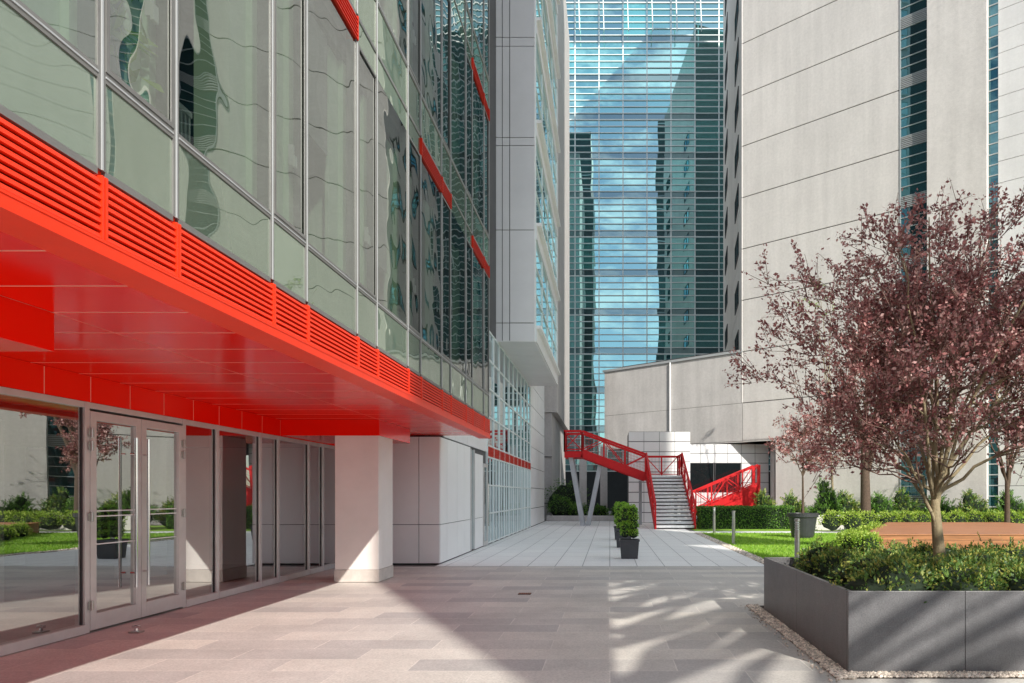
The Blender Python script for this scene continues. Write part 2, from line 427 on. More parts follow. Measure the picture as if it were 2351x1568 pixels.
while yv < YE-.02:
    y2 = min(yv+.66, YE-.02)
    g_ = .008+max(0, yv)*.0008
    for (a, b) in ((-6.2, -4.106), (-4.094, -2.962)):
        s.box(a, b, yv+g_, y2-g_, 2.8925, 2.8942, RED)
    yv += .66
s.box(-6.3, -2.96, -14, YE-.02, 2.897, 2.915, REDL)
s.obj('soffit', office, OO)
for (yb0, yb1) in ((3.3, 5.25), (12.65, 14.6)):
    b = M(); b.box(-5.86, -4.10, yb0, yb1, 2.61, 2.892, RED); b.obj('soffit_beam', office, OO, bevel=.004)
s = M(); yv = 7.37-.66*20
while yv < 15.88:
    s.box(-5.98, -5.86, yv+.007, min(yv+.653, 15.88), 2.60, 2.89, RED); yv += .66
s.box(-5.99, -5.863, -6, 15.88, 2.603, 2.885, REDJ)
s.obj('red_lintel_band', office, OO)
s = M(); s.box(-4.90, -4.12, 12.67, 13.5, .22, 2.612, COLM); s.obj('column', office, OO, bevel=.008)
s = M(); s.box(-4.91, -4.11, 12.66, 13.51, 0, .217, COLB); s.obj('column_base', office, OO, bevel=.008)
XS = -5.9
mull = [1.0, 2.9, 4.8, 6.70, 7.98, 9.80, 10.64, 11.95, 12.60, 13.87, 14.56, 15.80]
s = M()
for yy in mull:
    s.box(XS-.08, XS+.04, yy-.035, yy+.035, .0, 2.598, ALU)
for a, b in zip(mull[:-1], mull[1:]):
    s.box(XS-.08, XS+.035, a+.036, b-.036, 2.53, 2.597, ALU)
    if abs(a-7.98) > .01:
        s.box(XS-.08, XS+.05, a+.036, b-.036, 0, .10, ALU)
        s.box(XS-.02, XS+.012, a+.036, a+.055, .10, 2.53, RUBBER); s.box(XS-.02, XS+.012, b-.055, b-.036, .10, 2.53, RUBBER)
s.obj('shopfront_frame', office, OO, bevel=.003)
for a, b in zip(mull[:-1], mull[1:]):
    if abs(a-7.98) < .01: continue
    w = M(); w.quad((XS,a+.04,.10),(XS,b-.04,.10),(XS,b-.04,2.53),(XS,a+.04,2.53), GL_LOW); w.obj('shop_window', office, OO)
D0, D1 = 8.02, 9.76; mid = (D0+D1)/2
for (a, b, side) in ((D0, mid-.004, 0), (mid+.004, D1, 1)):
    d = M()
    d.box(XS-.03, XS+.045, a, a+.095, .02, 2.50, ALU); d.box(XS-.03, XS+.045, b-.095, b, .02, 2.50, ALU)
    d.box(XS-.03, XS+.045, a+.095, b-.095, .02, .20, ALU); d.box(XS-.03, XS+.045, a+.095, b-.095, 2.40, 2.50, ALU)
    do = d.obj('door', office, OO, bevel=.003)
    w = M(); w.quad((XS+.01,a+.09,.20),(XS+.01,b-.09,.20),(XS+.01,b-.09,2.40),(XS+.01,a+.09,2.40), GL_LOW); w.obj('glass', do, OO)
    for zz in (1.36, 1.30, .98):
        w = M(); w.box(XS+.0115, XS+.013, a+.10, b-.10, zz, zz+.014, LINE); w.obj('glass_stripe', do, OO)
    h = M(); hy = (b-.19) if side == 0 else (a+.03)
    h.tube((XS+.11, hy, .42), (XS+.11, hy, 2.25), .019, .019, 12, CHROME)
    for zz in (.6, 2.05): h.tube((XS+.04, hy, zz), (XS+.11, hy, zz), .011, .011, 8, CHROME)
    h.obj('handle', do, OO, smooth=False)
    hy = a-.0 if side == 0 else b
    for zz in (.25, 1.25, 2.05, 2.2):
        h = M(); h.tube((XS+.06, hy, zz), (XS+.06, hy, zz+.11), .017, .017, 10, STEEL); h.box(XS+.045, XS+.055, hy-.04, hy+.04, zz+.01, zz+.10, STEEL)
        h.obj('hinge', do, OO)
s = M()
s.box(-13, XS-.1, -6, 15.85, -.006, .012, INTF)
s.box(-13.2, -13, -6, 15.85, 0, 2.9, INTW)
s.box(-13, XS-.1, -6, 15.88, 2.62, 2.88, INTW)
s.box(-13, XS-.02, 15.82, 15.88, 0, 2.6, COLM)
s.box(-9.2, -8.6, 9.5, 10.1, 0.012, 2.62, COLM); s.box(-9.2, -8.6, 13.2, 13.8, 0.012, 2.62, COLM)
s.box(-13, XS-.1, -6.1, -6, 0, 2.9, INTW)
s.box(-11.2, -8.6, 6.2, 6.9, .012, 1.05, INTW)
s.obj('ground_floor_interior', office, OO)
s = M(); s.box(-5.42, -5.30, 8.0, 8.10, -.006, .012, STEEL); s.tube((-5.36, 8.05, .012), (-5.36, 8.05, .075), .022, .018, 14, CHROME); s.box(-5.40, -5.32, 8.03, 8.07, .045, .075, CHROME)
s.obj('door_stop', None, (-5.36, 8.05, 0), label='small polished steel door stop on the paving', category='door stop')
RUST = pm('rust', (.28, .10, .05), .7)
s = M(); s.box(-1.44, -1.24, 11.12, 11.28, -.007, .0, BARKD)
for i in range(6): s.box(-1.43+i*.033, -1.415+i*.033, 11.13, 11.27, .0, .004, RUST)
s.obj('drain_cover', None, (-1.34, 11.2, 0), label='small rusty drain cover set in dark granite paving', category='drain cover')

# ------------------------------------------------------------------ panelled building beyond
pb = empty('panelled_building', (-6, 26, 0), label='white and grey metal panelled building with a projecting glazed bay', category='building')
PO = (-6, 26, 0)
XP = -3.8
s = M()
s.box(-6.2, XP-.04, 15.94, 16.3, 0, 2.87, GREYD)
s.box(-14, XP-.04, 16.3, 41.3, 0, 44, GREYD)
s.obj('core_wall', pb, PO)
def ypanels(m, y0, y1, ycuts, zcuts, x, mat, gap=.014, t=.03):
    ye = [y0]+ycuts+[y1]
    for a, b in zip(ye[:-1], ye[1:]):
        for c, d in zip(zcuts[:-1], zcuts[1:]):
            m.box(x-t, x, a+gap/2, b-gap/2, c+gap/2, d-gap/2, mat)
s = M()
for a, b in ((-5.86, -5.05), (-5.05, -4.27), (-4.27, XP)):
    for c, d in ((0.02, .89), (.89, 2.86)):
        s.box(a+.007, b-.007, 15.90, 15.94, c+.007, d-.007, WHITEP)
s.obj('front_cladding', pb, PO)
s = M(); ypanels(s, 15.945, 19.4, [16.6, 17.7, 18.55], [.02, .89, 2.86], XP, WHITEP); s.obj('side_cladding', pb, PO)
s = M(); ypanels(s, 16.32, 22, [17.5, 19, 20.5], [2.88, 6, 9, 12], XP, GREYP); s.obj('side_cladding', pb, PO)
s = M(); ypanels(s, 19.95, 21.3, [], [.02, .89, 2.74], XP, WHITEP); s.obj('side_cladding', pb, PO)
s = M(); ypanels(s, 34.0, 41.3, [35.2, 36.4, 37.6, 38.8, 40.0], [.02, .9, 1.9, 2.9, 3.9, 4.9, 5.9]+[6.9+i*1.2 for i in range(30)], XP, WHITEP, gap=.03); s.obj('side_cladding', pb, PO)
w = M(); w.quad((XP-.02,19.42,.05),(XP-.02,19.93,.05),(XP-.02,19.93,2.8),(XP-.02,19.42,2.8), GL_MID); wo = w.obj('window', pb, PO)
f = M(); f.box(XP-.03, XP+.02, 19.41, 19.46, .03, 2.82, ALU); f.box(XP-.03, XP+.02, 19.89, 19.94, .03, 2.82, ALU); f.obj('frame', wo, PO)
d = M(); d.box(XP-.03, XP+.03, 21.32, 21.40, .02, 2.5, ALU); d.box(XP-.03, XP+.03, 21.92, 22.0, .02, 2.5, ALU); d.box(XP-.03, XP+.03, 21.4, 21.92, 2.4, 2.5, ALU); d.box(XP-.03, XP+.03, 21.4, 21.92, .02, .15, ALU)
do = d.obj('door', pb, PO)
w = M(); w.quad((XP,21.40,.15),(XP,21.92,.15),(XP,21.92,2.4),(XP,21.40,2.4), GL_MID); w.obj('glass', do, PO)
h = M(); h.tube((XP+.08, 21.85, .6), (XP+.08, 21.85, 1.9), .018, .018, 8, CHROME); h.obj('handle', do, PO)
f = M()
ym = [22.02+1.197*i for i in range(11)]
zr = [.06, .98, 1.86, 2.74]
zr2 = [3.10, 4.0, 4.9, 5.8, 6.70]
for yy in ym: f.box(XP-.05, XP+.030, yy-.025, yy+.025, 0, 6.72, LINE)
for a, b in zip(ym[:-1], ym[1:]):
    for zz in zr+zr2: f.box(XP-.05, XP+.022, a+.026, b-.026, zz-.022, zz+.022, LINE)
    f.box(XP-.02, XP+.015, (a+b)/2-.012, (a+b)/2+.012, .06, 2.74, LINE)
f.obj('curtain_wall_frame', pb, PO)
for a, b in zip(ym[:-1], ym[1:]):
    for zz in (zr, zr2):
        for c, d_ in zip(zz[:-1], zz[1:]):
            t = R.uniform(-.006, .006)
            w = M(); w.quad((XP-.01+t,a+.02,c+.02),(XP-.01-t,b-.02,c+.02),(XP-.01-t,b-.02,d_-.02),(XP-.01+t,a+.02,d_-.02), GL_MID); w.obj('window', pb, PO)
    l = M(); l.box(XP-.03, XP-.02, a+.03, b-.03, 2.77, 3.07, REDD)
    for i in range(6): l.box(XP-.02, XP+.028, a+.027, b-.027, 2.775+i*.05, 2.807+i*.05, REDK)
    l.obj('louvre_panel', pb, PO)
XB = -2.53
s = M()
s.box(-9, XB-.04, 24.04, 33.76, 6.77, 46, GREYD)
xs_ = [-9, -6.8, -5.4, -4.05, -3.63, -3.38, XB]
zs_ = [6.73, 7.36, 10.5, 13.35, 13.62, 16.7, 17.0, 20, 23, 26, 29, 32, 35, 38, 41, 44, 46]
for a, b in zip(xs_[:-1], xs_[1:]):
    for c, d_ in zip(zs_[:-1], zs_[1:]): s.box(a+.013, b-.013, 24.0, 24.04, c+.013, d_-.013, GREYP)
yv = 24.0
while yv < 33.7:
    s.box(XP+.0, XB, yv+.012, min(yv+.815, 33.8)-.012, 6.73, 6.765, GREYP); yv += .815
s.box(XB-.05, XB, 24.045, 24.2, 6.77, 46, GREYP); s.box(XB-.05, XB+.06, 33.6, 33.8, 6.77, 46, GREYP)
s.obj('projecting_bay', pb, PO)
f = M()
zb = 6.77
while zb < 45:
    f.box(XB-.03, XB+.05, 24.21, 33.6, zb, zb+.45, GREYP)
    f.box(XB-.0, XB+.20, 24.21, 33.6, zb+.45, zb+.55, WHITEP)
    for zz in (1.6, 2.55): f.box(XB-.02, XB+.03, 24.21, 33.6, zb+zz, zb+zz+.04, LINE)
    zb += 3.5
for yy in [24.21+2.35*i for i in range(5)]: f.box(XB-.02, XB+.025, yy-.02, yy+.02, 6.8, 46, LINE)
f.obj('bay_spandrel', pb, PO)
zb = 6.77
while zb < 45:
    for i in range(4):
        a = 24.21+2.35*i; w = M(); t = R.uniform(-.012, .012)
        w.quad((XB-.01+t,a,zb+.55),(XB-.01-t,a+2.35,zb+.55),(XB-.01-t,a+2.35,zb+3.5),(XB-.01+t,a,zb+3.5), GL_BLUE); w.obj('bay_window', pb, PO)
    zb += 3.5
s = M(); s.box(-20, -3.75, 46, 60, 0, 6.9, CONCD); s.box(-20, -3.4, 45.9, 60, 6.9, 40, CONC)
for i in range(11): s.box(-20, -3.74, 45.93, 45.985, 1+i*3, 1.05+i*3, GREYD)
s.obj('beige_block', None, (-10, 50, 0), label='beige concrete block set between panelled building and glass tower', category='building')

# ------------------------------------------------------------------ glass tower
gt = empty('glass_tower', (4, 70, 0), label='tall teal glass tower with thin pale horizontal glazing bars', category='building')
GO = (4, 70, 0)
YT = 70.0
s = M(); s.box(-12, 20, YT+.3, YT+20, 0, 62, DARK); s.box(-12, 20, YT-.05, YT+.3, 0, 3.9, DARK); s.obj('core_wall', gt, GO)
f = M()
xm = [-10.5+2.36*i for i in range(13)]
for x in xm: f.box(x-.05, x+.05, YT-.08, YT+.06, 3.9, 61, LINE)
z = 3.9; i = 0
while z < 61:
    w = .10 if i % 6 == 0 else .066
    f.box(-10.5, xm[-1], YT-.11, YT-.02, z-w/2, z+w/2, LINE)
    z += .64; i += 1
f.obj('glazing_bars', gt, GO)
hi = M(); sp = M()
for fl in range(15):
    zb = 3.9+fl*3.84
    sp.quad((xm[0],YT,zb),(xm[-1],YT,zb),(xm[-1],YT,zb+.64),(xm[0],YT,zb+.64), GL_TSP)
    for i in range(12):
        a, b = xm[i], xm[i+1]
        tx = R.uniform(-.0022, .0022); tz = R.uniform(-.0022, .0022)
        q = ((a,YT-tx-tz,zb+.64),(b,YT+tx-tz,zb+.64),(b,YT+tx+tz,zb+3.84),(a,YT-tx+tz,zb+3.84))
        if fl < 12 and -6.5 < a < 10.6:
            w = M(); w.quad(*q, GL_TOW); w.obj('window', gt, GO)
        else: hi.quad(*q, GL_TOW)
hi.obj('outer_windows', gt, GO, kind='stuff')
sp.obj('spandrel_band', gt, GO)
for i in range(2, 9):
    s = M(); s.bar((xm[i]+.1, YT-.2, 61), (xm[i]+.5, YT-1.2, 46.5), .08, .3, LINE); s.obj('roof_strut', gt, GO)

# ------------------------------------------------------------------ concrete tower (local frame)
ct = empty('concrete_tower', (7.66, 41, 0), rotz=math.atan2(-.6457, .7636), label='pale beige concrete tower with vertical strip windows and low wing', category='building')
HT = 54.5
s = M()
s.prism([(.05,.04),(30.9,.04),(30.9,30),(-10.75,15.8)], 4.75, HT, JOINT)
s.prism([(2.1,.04),(30.9,.04),(30.9,30),(2.1,20)], 0, 4.75, JOINT)
s.prism([(-10.4,.04),(0,.04),(4,12),(-6,8)], 4.75, 9.78, JOINT)
s.obj('core_wall', ct)
s = M()
zj = [6.86+2.96*i for i in range(17)]
zz = [4.62]+zj
for c, d in zip(zz[:-1], zz[1:]):
    if d > 5: s.box(.0, 8.8, 0, .035, c+.024, d-.024, CONC)
s.box(2.08, 8.8, 0, .033, 0, 4.6, CONC)
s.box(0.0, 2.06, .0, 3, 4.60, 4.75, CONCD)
s.obj('concrete_panel', ct, bevel=.006)
s = M(); s.box(10.2, 12.8, -.35, .035, 0, HT, CONC); s.obj('concrete_pier', ct, bevel=.01)
s = M()
zc = 0
while zc < 53.5: s.box(13.2, 30.9, 0, .035, zc+.010, zc+.972, CONC2); zc += .987
s.obj('pale_cladding', ct)
D = Vector((-10.75, 15.75)); Ls = D.length; dn = D/Ls; nn = Vector((-dn.y, dn.x))*1.0
if nn.dot(Vector((-1, 0))) < 0: nn = -nn
def P(k, off, z): v = D*k+nn*off; return (v.x, v.y, z)
s = M()
for d in zj[1:]:
    c = d-2.96+.02; e = d-.02
    s.add([P(0,.05,c),P(1,.05,c),P(1,.05,e),P(0,.05,e),P(0,-.02,c),P(1,-.02,c),P(1,-.02,e),P(0,-.02,e)],
          [(0,1,2,3),(0,3,7,4),(3,2,6,7),(1,0,4,5)], CONC)
s.obj('side_wall', ct)
for n_ in range(12):
    for kk in (.19, .76):
        zc = 8.9+2.96*n_+1.4
        w = M(); c, e = zc, zc+1.25; k0, k1 = kk-.07, kk+.07
        w.add([P(k0,.056,c),P(k1,.056,c),P(k1,.056,e),P(k0,.056,e)], [(0,1,2,3)], GL_STRIP)
        wo = w.obj('window', ct)
        f = M()
        for (ka, kb, ca, cb) in ((k0-.006,k0,c-.08,e+.05),(k1,k1+.006,c-.08,e+.05),(k0,k1,c-.08,c),(k0,k1,e,e+.05),(kk-.003,kk+.003,c,e)):
            f.add([P(ka,.05,ca),P(kb,.05,ca),P(kb,.05,cb),P(ka,.05,cb),P(ka,.10,ca),P(kb,.10,ca),P(kb,.10,cb),P(ka,.10,cb)],
                  [(4,5,6,7),(0,1,5,4),(1,2,6,5),(2,3,7,6),(3,0,4,7)], GREYD)
        f.obj('frame', wo)
for n_ in range(18):
    zb = 3.9+2.96*n_ - 2.96*1
    w = M(); w.quad((8.85,.03,zb+.55),(10.15,.03,zb+.55),(10.15,.03,zb+2.96),(8.85,.03,zb+2.96), GL_STRIP); wo = w.obj('window', ct)
    f = M()
    for i in range(5): f.box(8.83, 10.18, -.01, .028, zb+.55+i*.48, zb+.585+i*.48, GLINE)
    f.box(8.82, 8.87, -.03, .035, zb, zb+2.96, GLINE); f.box(10.13, 10.18, -.03, .035, zb, zb+2.96, GLINE)
    f.obj('frame', wo)
    l = M()
    for i in range(6): l.box(8.88, 10.12, -.02, .035, zb+.02+i*.09, zb+.06+i*.09, GLINE)
    l.obj('louvre_panel', ct)
w = M(); w.quad((12.8,.03,0),(13.19,.03,0),(13.19,.03,HT-.5),(12.8,.03,HT-.5), GL_STRIP); wo = w.obj('slim_window', ct)
f = M(); zc = .5
while zc < 54: f.box(12.81, 13.19, .0, .025, zc, zc+.05, GLINE); zc += .49
f.obj('frame', wo)
s = M()
for (a, b) in ((-10.5, -5.07), (-5.05, -.02)):
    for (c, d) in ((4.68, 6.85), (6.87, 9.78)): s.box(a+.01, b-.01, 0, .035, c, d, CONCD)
s.obj('wing_wall', ct)
s = M(); s.add([(-10.5,.02,4.68),(-10.5,.02,9.78),(-6.2,8.2,9.78),(-6.2,8.2,4.68)], [(0,1,2,3)], CONC); s.obj('wing_end_wall', ct)
s = M(); s.box(-10.6, -.0, -.08, .3, 9.79, 9.93, GLINE); s.obj('wing_coping', ct)
s = M(); s.box(-9.4, -1, .5, .6, 9.93, 10.12, GREYD); s.obj('roof_edge', ct)
s = M(); s.tube((-5.06, -.08, 4.7), (-5.06, -.08, 9.78), .055, .055, 12, WHITEP); s.obj('downpipe', ct)
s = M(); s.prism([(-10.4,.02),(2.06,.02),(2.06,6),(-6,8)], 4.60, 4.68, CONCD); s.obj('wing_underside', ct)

# pavilion below wing
pv = empty('white_pavilion', (5, 42, 0), label='low white panelled pavilion under the concrete wing', category='building')
VO = (5, 42, 0)
s = M(); s.box(1.07, 4.51, 40.04, 43.2, 0, 5.13, GREYD); s.box(4.51, 9.3, 41.64, 44, 0, 4.55, GREYD)
s.obj('core_wall', pv, VO)
s = M()
xc = [1.05+.87*i for i in range(5)]
zc = [.0]+[.57*i for i in range(1, 10)]
for a, b in zip(xc[:-1], xc[1:]):
    for c, d in zip(zc[:-1], zc[1:]): s.box(a+.010, b-.010, 40.0, 40.04, c+.020, d-.020, WHITEP)
s.obj('front_cladding', pv, VO)
s = M()
xc = [4.53, 5.3, 6.1, 6.9, 7.7, 8.5, 9.3]
for a, b in zip(xc[:-1], xc[1:]):
    for c, d in zip(zc[:8], zc[1:9]):
        if a < 7.5 and 1.9 < c+.3 < 3.3: continue
        s.box(a+.012, b-.012, 41.6, 41.64, c+.016, min(d, 4.54)-.016, GREYP)
s.obj('side_cladding', pv, VO)
for a, b in ((4.56, 6.1), (6.14, 7.68)):
    w = M(); w.quad((a,41.62,1.74),(b,41.62,1.74),(b,41.62,3.4),(a,41.62,3.4), GL_DARK); wo = w.obj('window', pv, VO)
    f = M(); f.box(a, a+.05, 41.58, 41.61, 1.74, 3.4, GREYD); f.box(b-.05, b, 41.58, 41.61, 1.74, 3.4, GREYD); f.obj('frame', wo, VO)
s = M(); s.box(9.3, 9.9, 40.2, 41.2, 0, 4.6, CONCD); s.obj('pier', pv, VO)
for x in (-.6, -1.9):
    s = M(); s.box(x, x+.45, 44.4, 44.9, 0, 4.6, CONCD); s.obj('pier', pv, VO)

# ------------------------------------------------------------------ red staircase
def railing(m, p, q, h=1.05, mesh=True, off=0.0):
    p = Vector(p); q = Vector(q); n = max(1, round((q-p).length/1.0)); up = Vector((0, 0, 1))
    m.bar(p+up*h, q+up*h, .08, .11, STAIRRED)
    m.bar(p+up*.12, q+up*.12, .04, .05, STAIRRED)
    for i in range(n+1):
        c = p+(q-p)*(i/n); m.bar(c, c+up*h, .07, .07, STAIRRED, (0, 1, 0))
    for i in range(n):
        a = p+(q-p)*(i/n); b = p+(q-p)*((i+1)/n)
        if i % 2: m.bar(a+up*.12, b+up*h, .03, .045, STAIRRED)
        else: m.bar(a+up*h, b+up*.12, .03, .045, STAIRRED)
    if mesh:
        k = int((q-p).length/.16)
        for i in range(1, k):
            c = p+(q-p)*(i/k); m.bar(c+up*.13, c+up*(h-.02), .007, .007, STAIRRED, (0, 1, 0))
        for i in range(1, 6): m.bar(p+up*(.12+i*h/7), q+up*(.12+i*h/7), .007, .007, STAIRRED)

st = empty('red_staircase', (2.9, 34, 0), label='red steel staircase with grey treads turning up to a raised landing', category='staircase')
SO = (2.9, 34, 0)
P0 = Vector((2.98, 32.4, 0)); P1 = Vector((2.75, 36, 2.54)); W = .90
n = 15
for i in range(n):
    tr = M()
    t = (i+.5)/n; c = P0.lerp(P1, t); zt = 2.54*(i+1)/n
    tr.box(c.x-W+.03, c.x+W-.03, c.y-.15, c.y+.15, zt-.105, zt, STEP)
    tr.box(c.x-W+.03, c.x+W-.03, c.y+.12, c.y+.14, zt-.16, zt-.106, GREYD)
    tr.obj('tread', st, SO)
for i in range(7):
    tr = M()
    t = (i+.5)/7; x = 1.85+(-1.40-1.85)*t; zt = 2.54+1.2*(i+1)/7
    tr.box(x-.24, x+.24, 36.05, 37.65, zt-.05, zt, STEP)
    tr.obj('tread', st, SO)
s = M()
for sx in (-1, 1):
    s.bar(P0+Vector((sx*W, -.1, .02)), P1+Vector((sx*W, 0, .0)), .06, .36, STAIRRED)
s.bar((1.85, 36.0, 2.46), (-1.40, 36.0, 3.66), .06, .40, STAIRRED); s.bar((1.85, 37.7, 2.46), (-1.40, 37.7, 3.66), .06, .40, STAIRRED)
s.box(1.80, 3.66, 36.0, 37.8, 2.30, 2.54, STAIRRED)
s.box(-2.3, -1.38, 35.97, 37.75, 3.46, 3.74, STAIRRED)
s.obj('stringer', st, SO)
r = M()
for sx in (-1, 1): railing(r, P0+Vector((sx*W, 0, .12)), P1+Vector((sx*W, 0, .1)), 1.02)
railing(r, (1.88, 36.0, 2.54), (-1.40, 36.0, 3.74)); railing(r, (1.88, 37.7, 2.54), (-1.40, 37.7, 3.74))
railing(r, (-1.42, 36.0, 3.74), (-2.3, 36.0, 3.74)); railing(r, (-2.3, 36.0, 3.74), (-2.3, 37.7, 3.74)); railing(r, (-2.3, 37.7, 3.74), (-1.42, 37.7, 3.74))
railing(r, (1.9, 37.78, 2.54), (3.6, 37.78, 2.54)); railing(r, (3.62, 36.0, 2.54), (3.62, 37.78, 2.54))
r.obj('railing', st, SO)
for yy in (36.3, 37.4):
    s = M(); s.bar((-2.0, yy, 3.5), (-1.38, yy, -.02), .22, .30, V_WHITE, (0, 1, 0)); s.obj('support_column', st, SO)
    s = M(); s.bar((-.50, yy, 3.05), (-1.12, yy, -.02), .22, .30, V_WHITE, (0, 1, 0)); s.obj('support_column', st, SO)
for xx in (1.6, 3.45):
    s = M(); s.bar((xx, 37.2, 2.3), (xx, 37.2, -.02), .16, .16, V_WHITE, (0, 1, 0)); s.obj('support_column', st, SO)
s2 = empty('red_ramp_stair', (6.2, 38, 0), label='low red steel flight with mesh railing beside the hedge', category='staircase')
TO = (6.2, 38, 0)
s = M(); s.bar((4.55, 37.6, .55), (7.85, 37.6, 2.0), .06, .32, STAIRRED)
s.add([(5.6,37.62,0),(7.9,37.62,0),(7.9,37.62,1.9),(5.6,37.62,.9)], [(0,1,2,3)], STAIRRED)
s.box(7.8, 7.95, 37.55, 37.7, 0, 3.15, STAIRRED); s.obj('stringer', s2, TO)
s = M(); s.bar((4.55, 39.0, .55), (7.85, 39.0, 2.0), .06, .32, STAIRRED); s.box(7.8, 7.95, 38.95, 39.05, 0, 3.15, STAIRRED); s.obj('stringer', s2, TO)
for i in range(9):
    s = M(); t = (i+.5)/9; s.box(4.55+3.3*t-.2, 4.55+3.3*t+.2, 37.66, 38.96, .5+1.5*t, .54+1.5*t, STEP); s.obj('tread', s2, TO)
r = M(); railing(r, (4.55, 37.6, .7), (7.85, 37.6, 2.1)); r.obj('railing', s2, TO)
r = M(); railing(r, (4.55, 39.0, .7), (7.85, 39.0, 2.1)); r.obj('railing', s2, TO)

# ------------------------------------------------------------------ vegetation helpers
def rv(rng):
    while True:
        v = Vector((rng.uniform(-1, 1), rng.uniform(-1, 1), rng.uniform(-1, 1)))
        if .05 < v.length < 1: return v.normalized()

def bez(a, c, b, n):
    return [a*(1-t)**2+c*2*t*(1-t)+b*t*t for t in [i/n for i in range(n+1)]]

def make_tree(name, base, fork, cc, cr, nl, ns, ntw, nleaf, lsize, lm, bark, seed, tr_, label, droop=.0, limbk=(.42, .58), low=-.15, outlump=.24, smin=.5, twl=(.22, .5)):
    rng = random.Random(seed); base = Vector(base); fork = Vector(fork); cc = Vector(cc); cr = Vector(cr)
    t = M(); mid_ = (base+fork)/2+Vector((rng.uniform(-.05, .05), 0, 0))
    pts = bez(base, mid_, fork, 8); rs = [tr_*(1.25 if i == 0 else 1.02-.045*i) for i in range(9)]
    t.path(pts, rs, 12, bark)
    limbs = []
    for i in range(nl):
        az = 2*math.pi*i/nl+rng.uniform(-.3, .3); k = rng.uniform(.40, .72); zz_ = rng.uniform(low, .60)
        if i % 3 == 2: k *= .4; zz_ = rng.uniform(.55, .78)
        tgt = cc+Vector((cr.x*math.cos(az)*k, cr.y*math.sin(az)*k, cr.z*zz_))
        st_ = pts[rng.choice([5, 6, 7, 8, 8])]
        ctl = st_+(tgt-st_)*.30+Vector((0, 0, (tgt-st_).length*.20))
        lp = bez(st_, ctl, tgt, 10)
        lp = [p+rv(rng)*.035*(0 < j < 10) for j, p in enumerate(lp)]
        r0 = tr_*rng.uniform(*limbk)
        t.path(lp, [r0*(1-j/10*.78) for j in range(11)], 8, bark); limbs.append((lp, r0))
    cm = M()
    for i in range(ns):
        d = rv(rng)
        if d.z < -.75: d.z *= -.5
        lump = .88+outlump*mnoise.noise(d*2.6+Vector((seed, 0, 0)))
        tgt = cc+Vector((d.x*cr.x, d.y*cr.y, d.z*cr.z))*lump*rng.uniform(smin, 1.0)
        best = None
        for _ in range(14):
            lp, r0 = rng.choice(limbs); j = rng.randint(3, 10)
            dd = (lp[j]-tgt).length + (0.5 if lp[j].z > tgt.z else 0)
            if best is None or dd < best[0]: best = (dd, lp[j], r0*(1-j/10*.75))
        s_ = best[1]; ctl = (s_+tgt)/2+Vector((0, 0, .12*best[0]))-(cc-s_)*.05
        sp = bez(s_, ctl, tgt, 7); sp = [p+rv(rng)*.03*(j > 0) for j, p in enumerate(sp)]
        rr = min(best[2]*.65, .010+best[0]*.005)
        t.path(sp, [rr*(1-j/7*.75) for j in range(8)], 5, bark if rr > .013 else TWIG)
        for k in range(ntw):
            j = rng.randint(2, 7); p = sp[j]; od = (sp[min(j+1, 7)]-sp[j-1]).normalized()
            dr = (od*.7+rv(rng)*.6+Vector((0, 0, .6-droop))).normalized(); ln = rng.uniform(*twl)*min(1, cr.z*.55)
            q = p+dr*ln
            t.tube(p, q, .005, .0025, 3, TWIG, False)
            dens = rng.random()
            for m_ in range(int(nleaf*(.3+1.5*dens*dens))):
                u = rng.random()**.6; c = p+dr*(ln*u*1.05)+rv(rng)*rng.uniform(.005, .07)
                ld = (dr*.5+rv(rng)).normalized()
                l = lsize*rng.uniform(.55, 1.3); cm.leaf(c, ld, rv(rng), l, l*.6, lm)
    top = empty(name, base, label=label, category='tree')
    t.obj('trunk', top, base, smooth=True); cm.obj('crown', top, base)
    return top

def leafy(m, blobs, n, l, w, lm, rng, up=.2, core=True, outward=.8, jit=.25):
    tot = sum(b[1][0]*b[1][2]+b[1][1]*b[1][2]+b[1][0]*b[1][1] for b in blobs)
    for (c, r) in blobs:
        c = Vector(c)
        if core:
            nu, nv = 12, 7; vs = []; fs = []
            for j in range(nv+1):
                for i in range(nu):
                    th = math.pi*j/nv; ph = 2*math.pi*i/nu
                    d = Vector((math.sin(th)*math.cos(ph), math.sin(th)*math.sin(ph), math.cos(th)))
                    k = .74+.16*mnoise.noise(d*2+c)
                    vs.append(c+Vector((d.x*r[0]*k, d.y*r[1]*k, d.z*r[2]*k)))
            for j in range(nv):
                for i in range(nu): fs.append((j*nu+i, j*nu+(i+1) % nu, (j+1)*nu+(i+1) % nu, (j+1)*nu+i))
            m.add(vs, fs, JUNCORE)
        k = int(n*(r[0]*r[2]+r[1]*r[2]+r[0]*r[1])/tot)
        for _ in range(k):
            d = rv(rng)
            if d.z < -.3: d.z = -d.z
            lump = .92+.35*mnoise.noise(d*2.6+c*1.7)
            s_ = lump*rng.uniform(1-jit, 1.05)
            p = c+Vector((d.x*r[0], d.y*r[1], d.z*r[2]))*s_
            ld = (d*outward+rv(rng)*.8+Vector((0, 0, up))).normalized(); ll = l*rng.uniform(.6, 1.35)
            m.leaf(p, ld, rv(rng), ll, w*rng.uniform(.7, 1.3), lm)

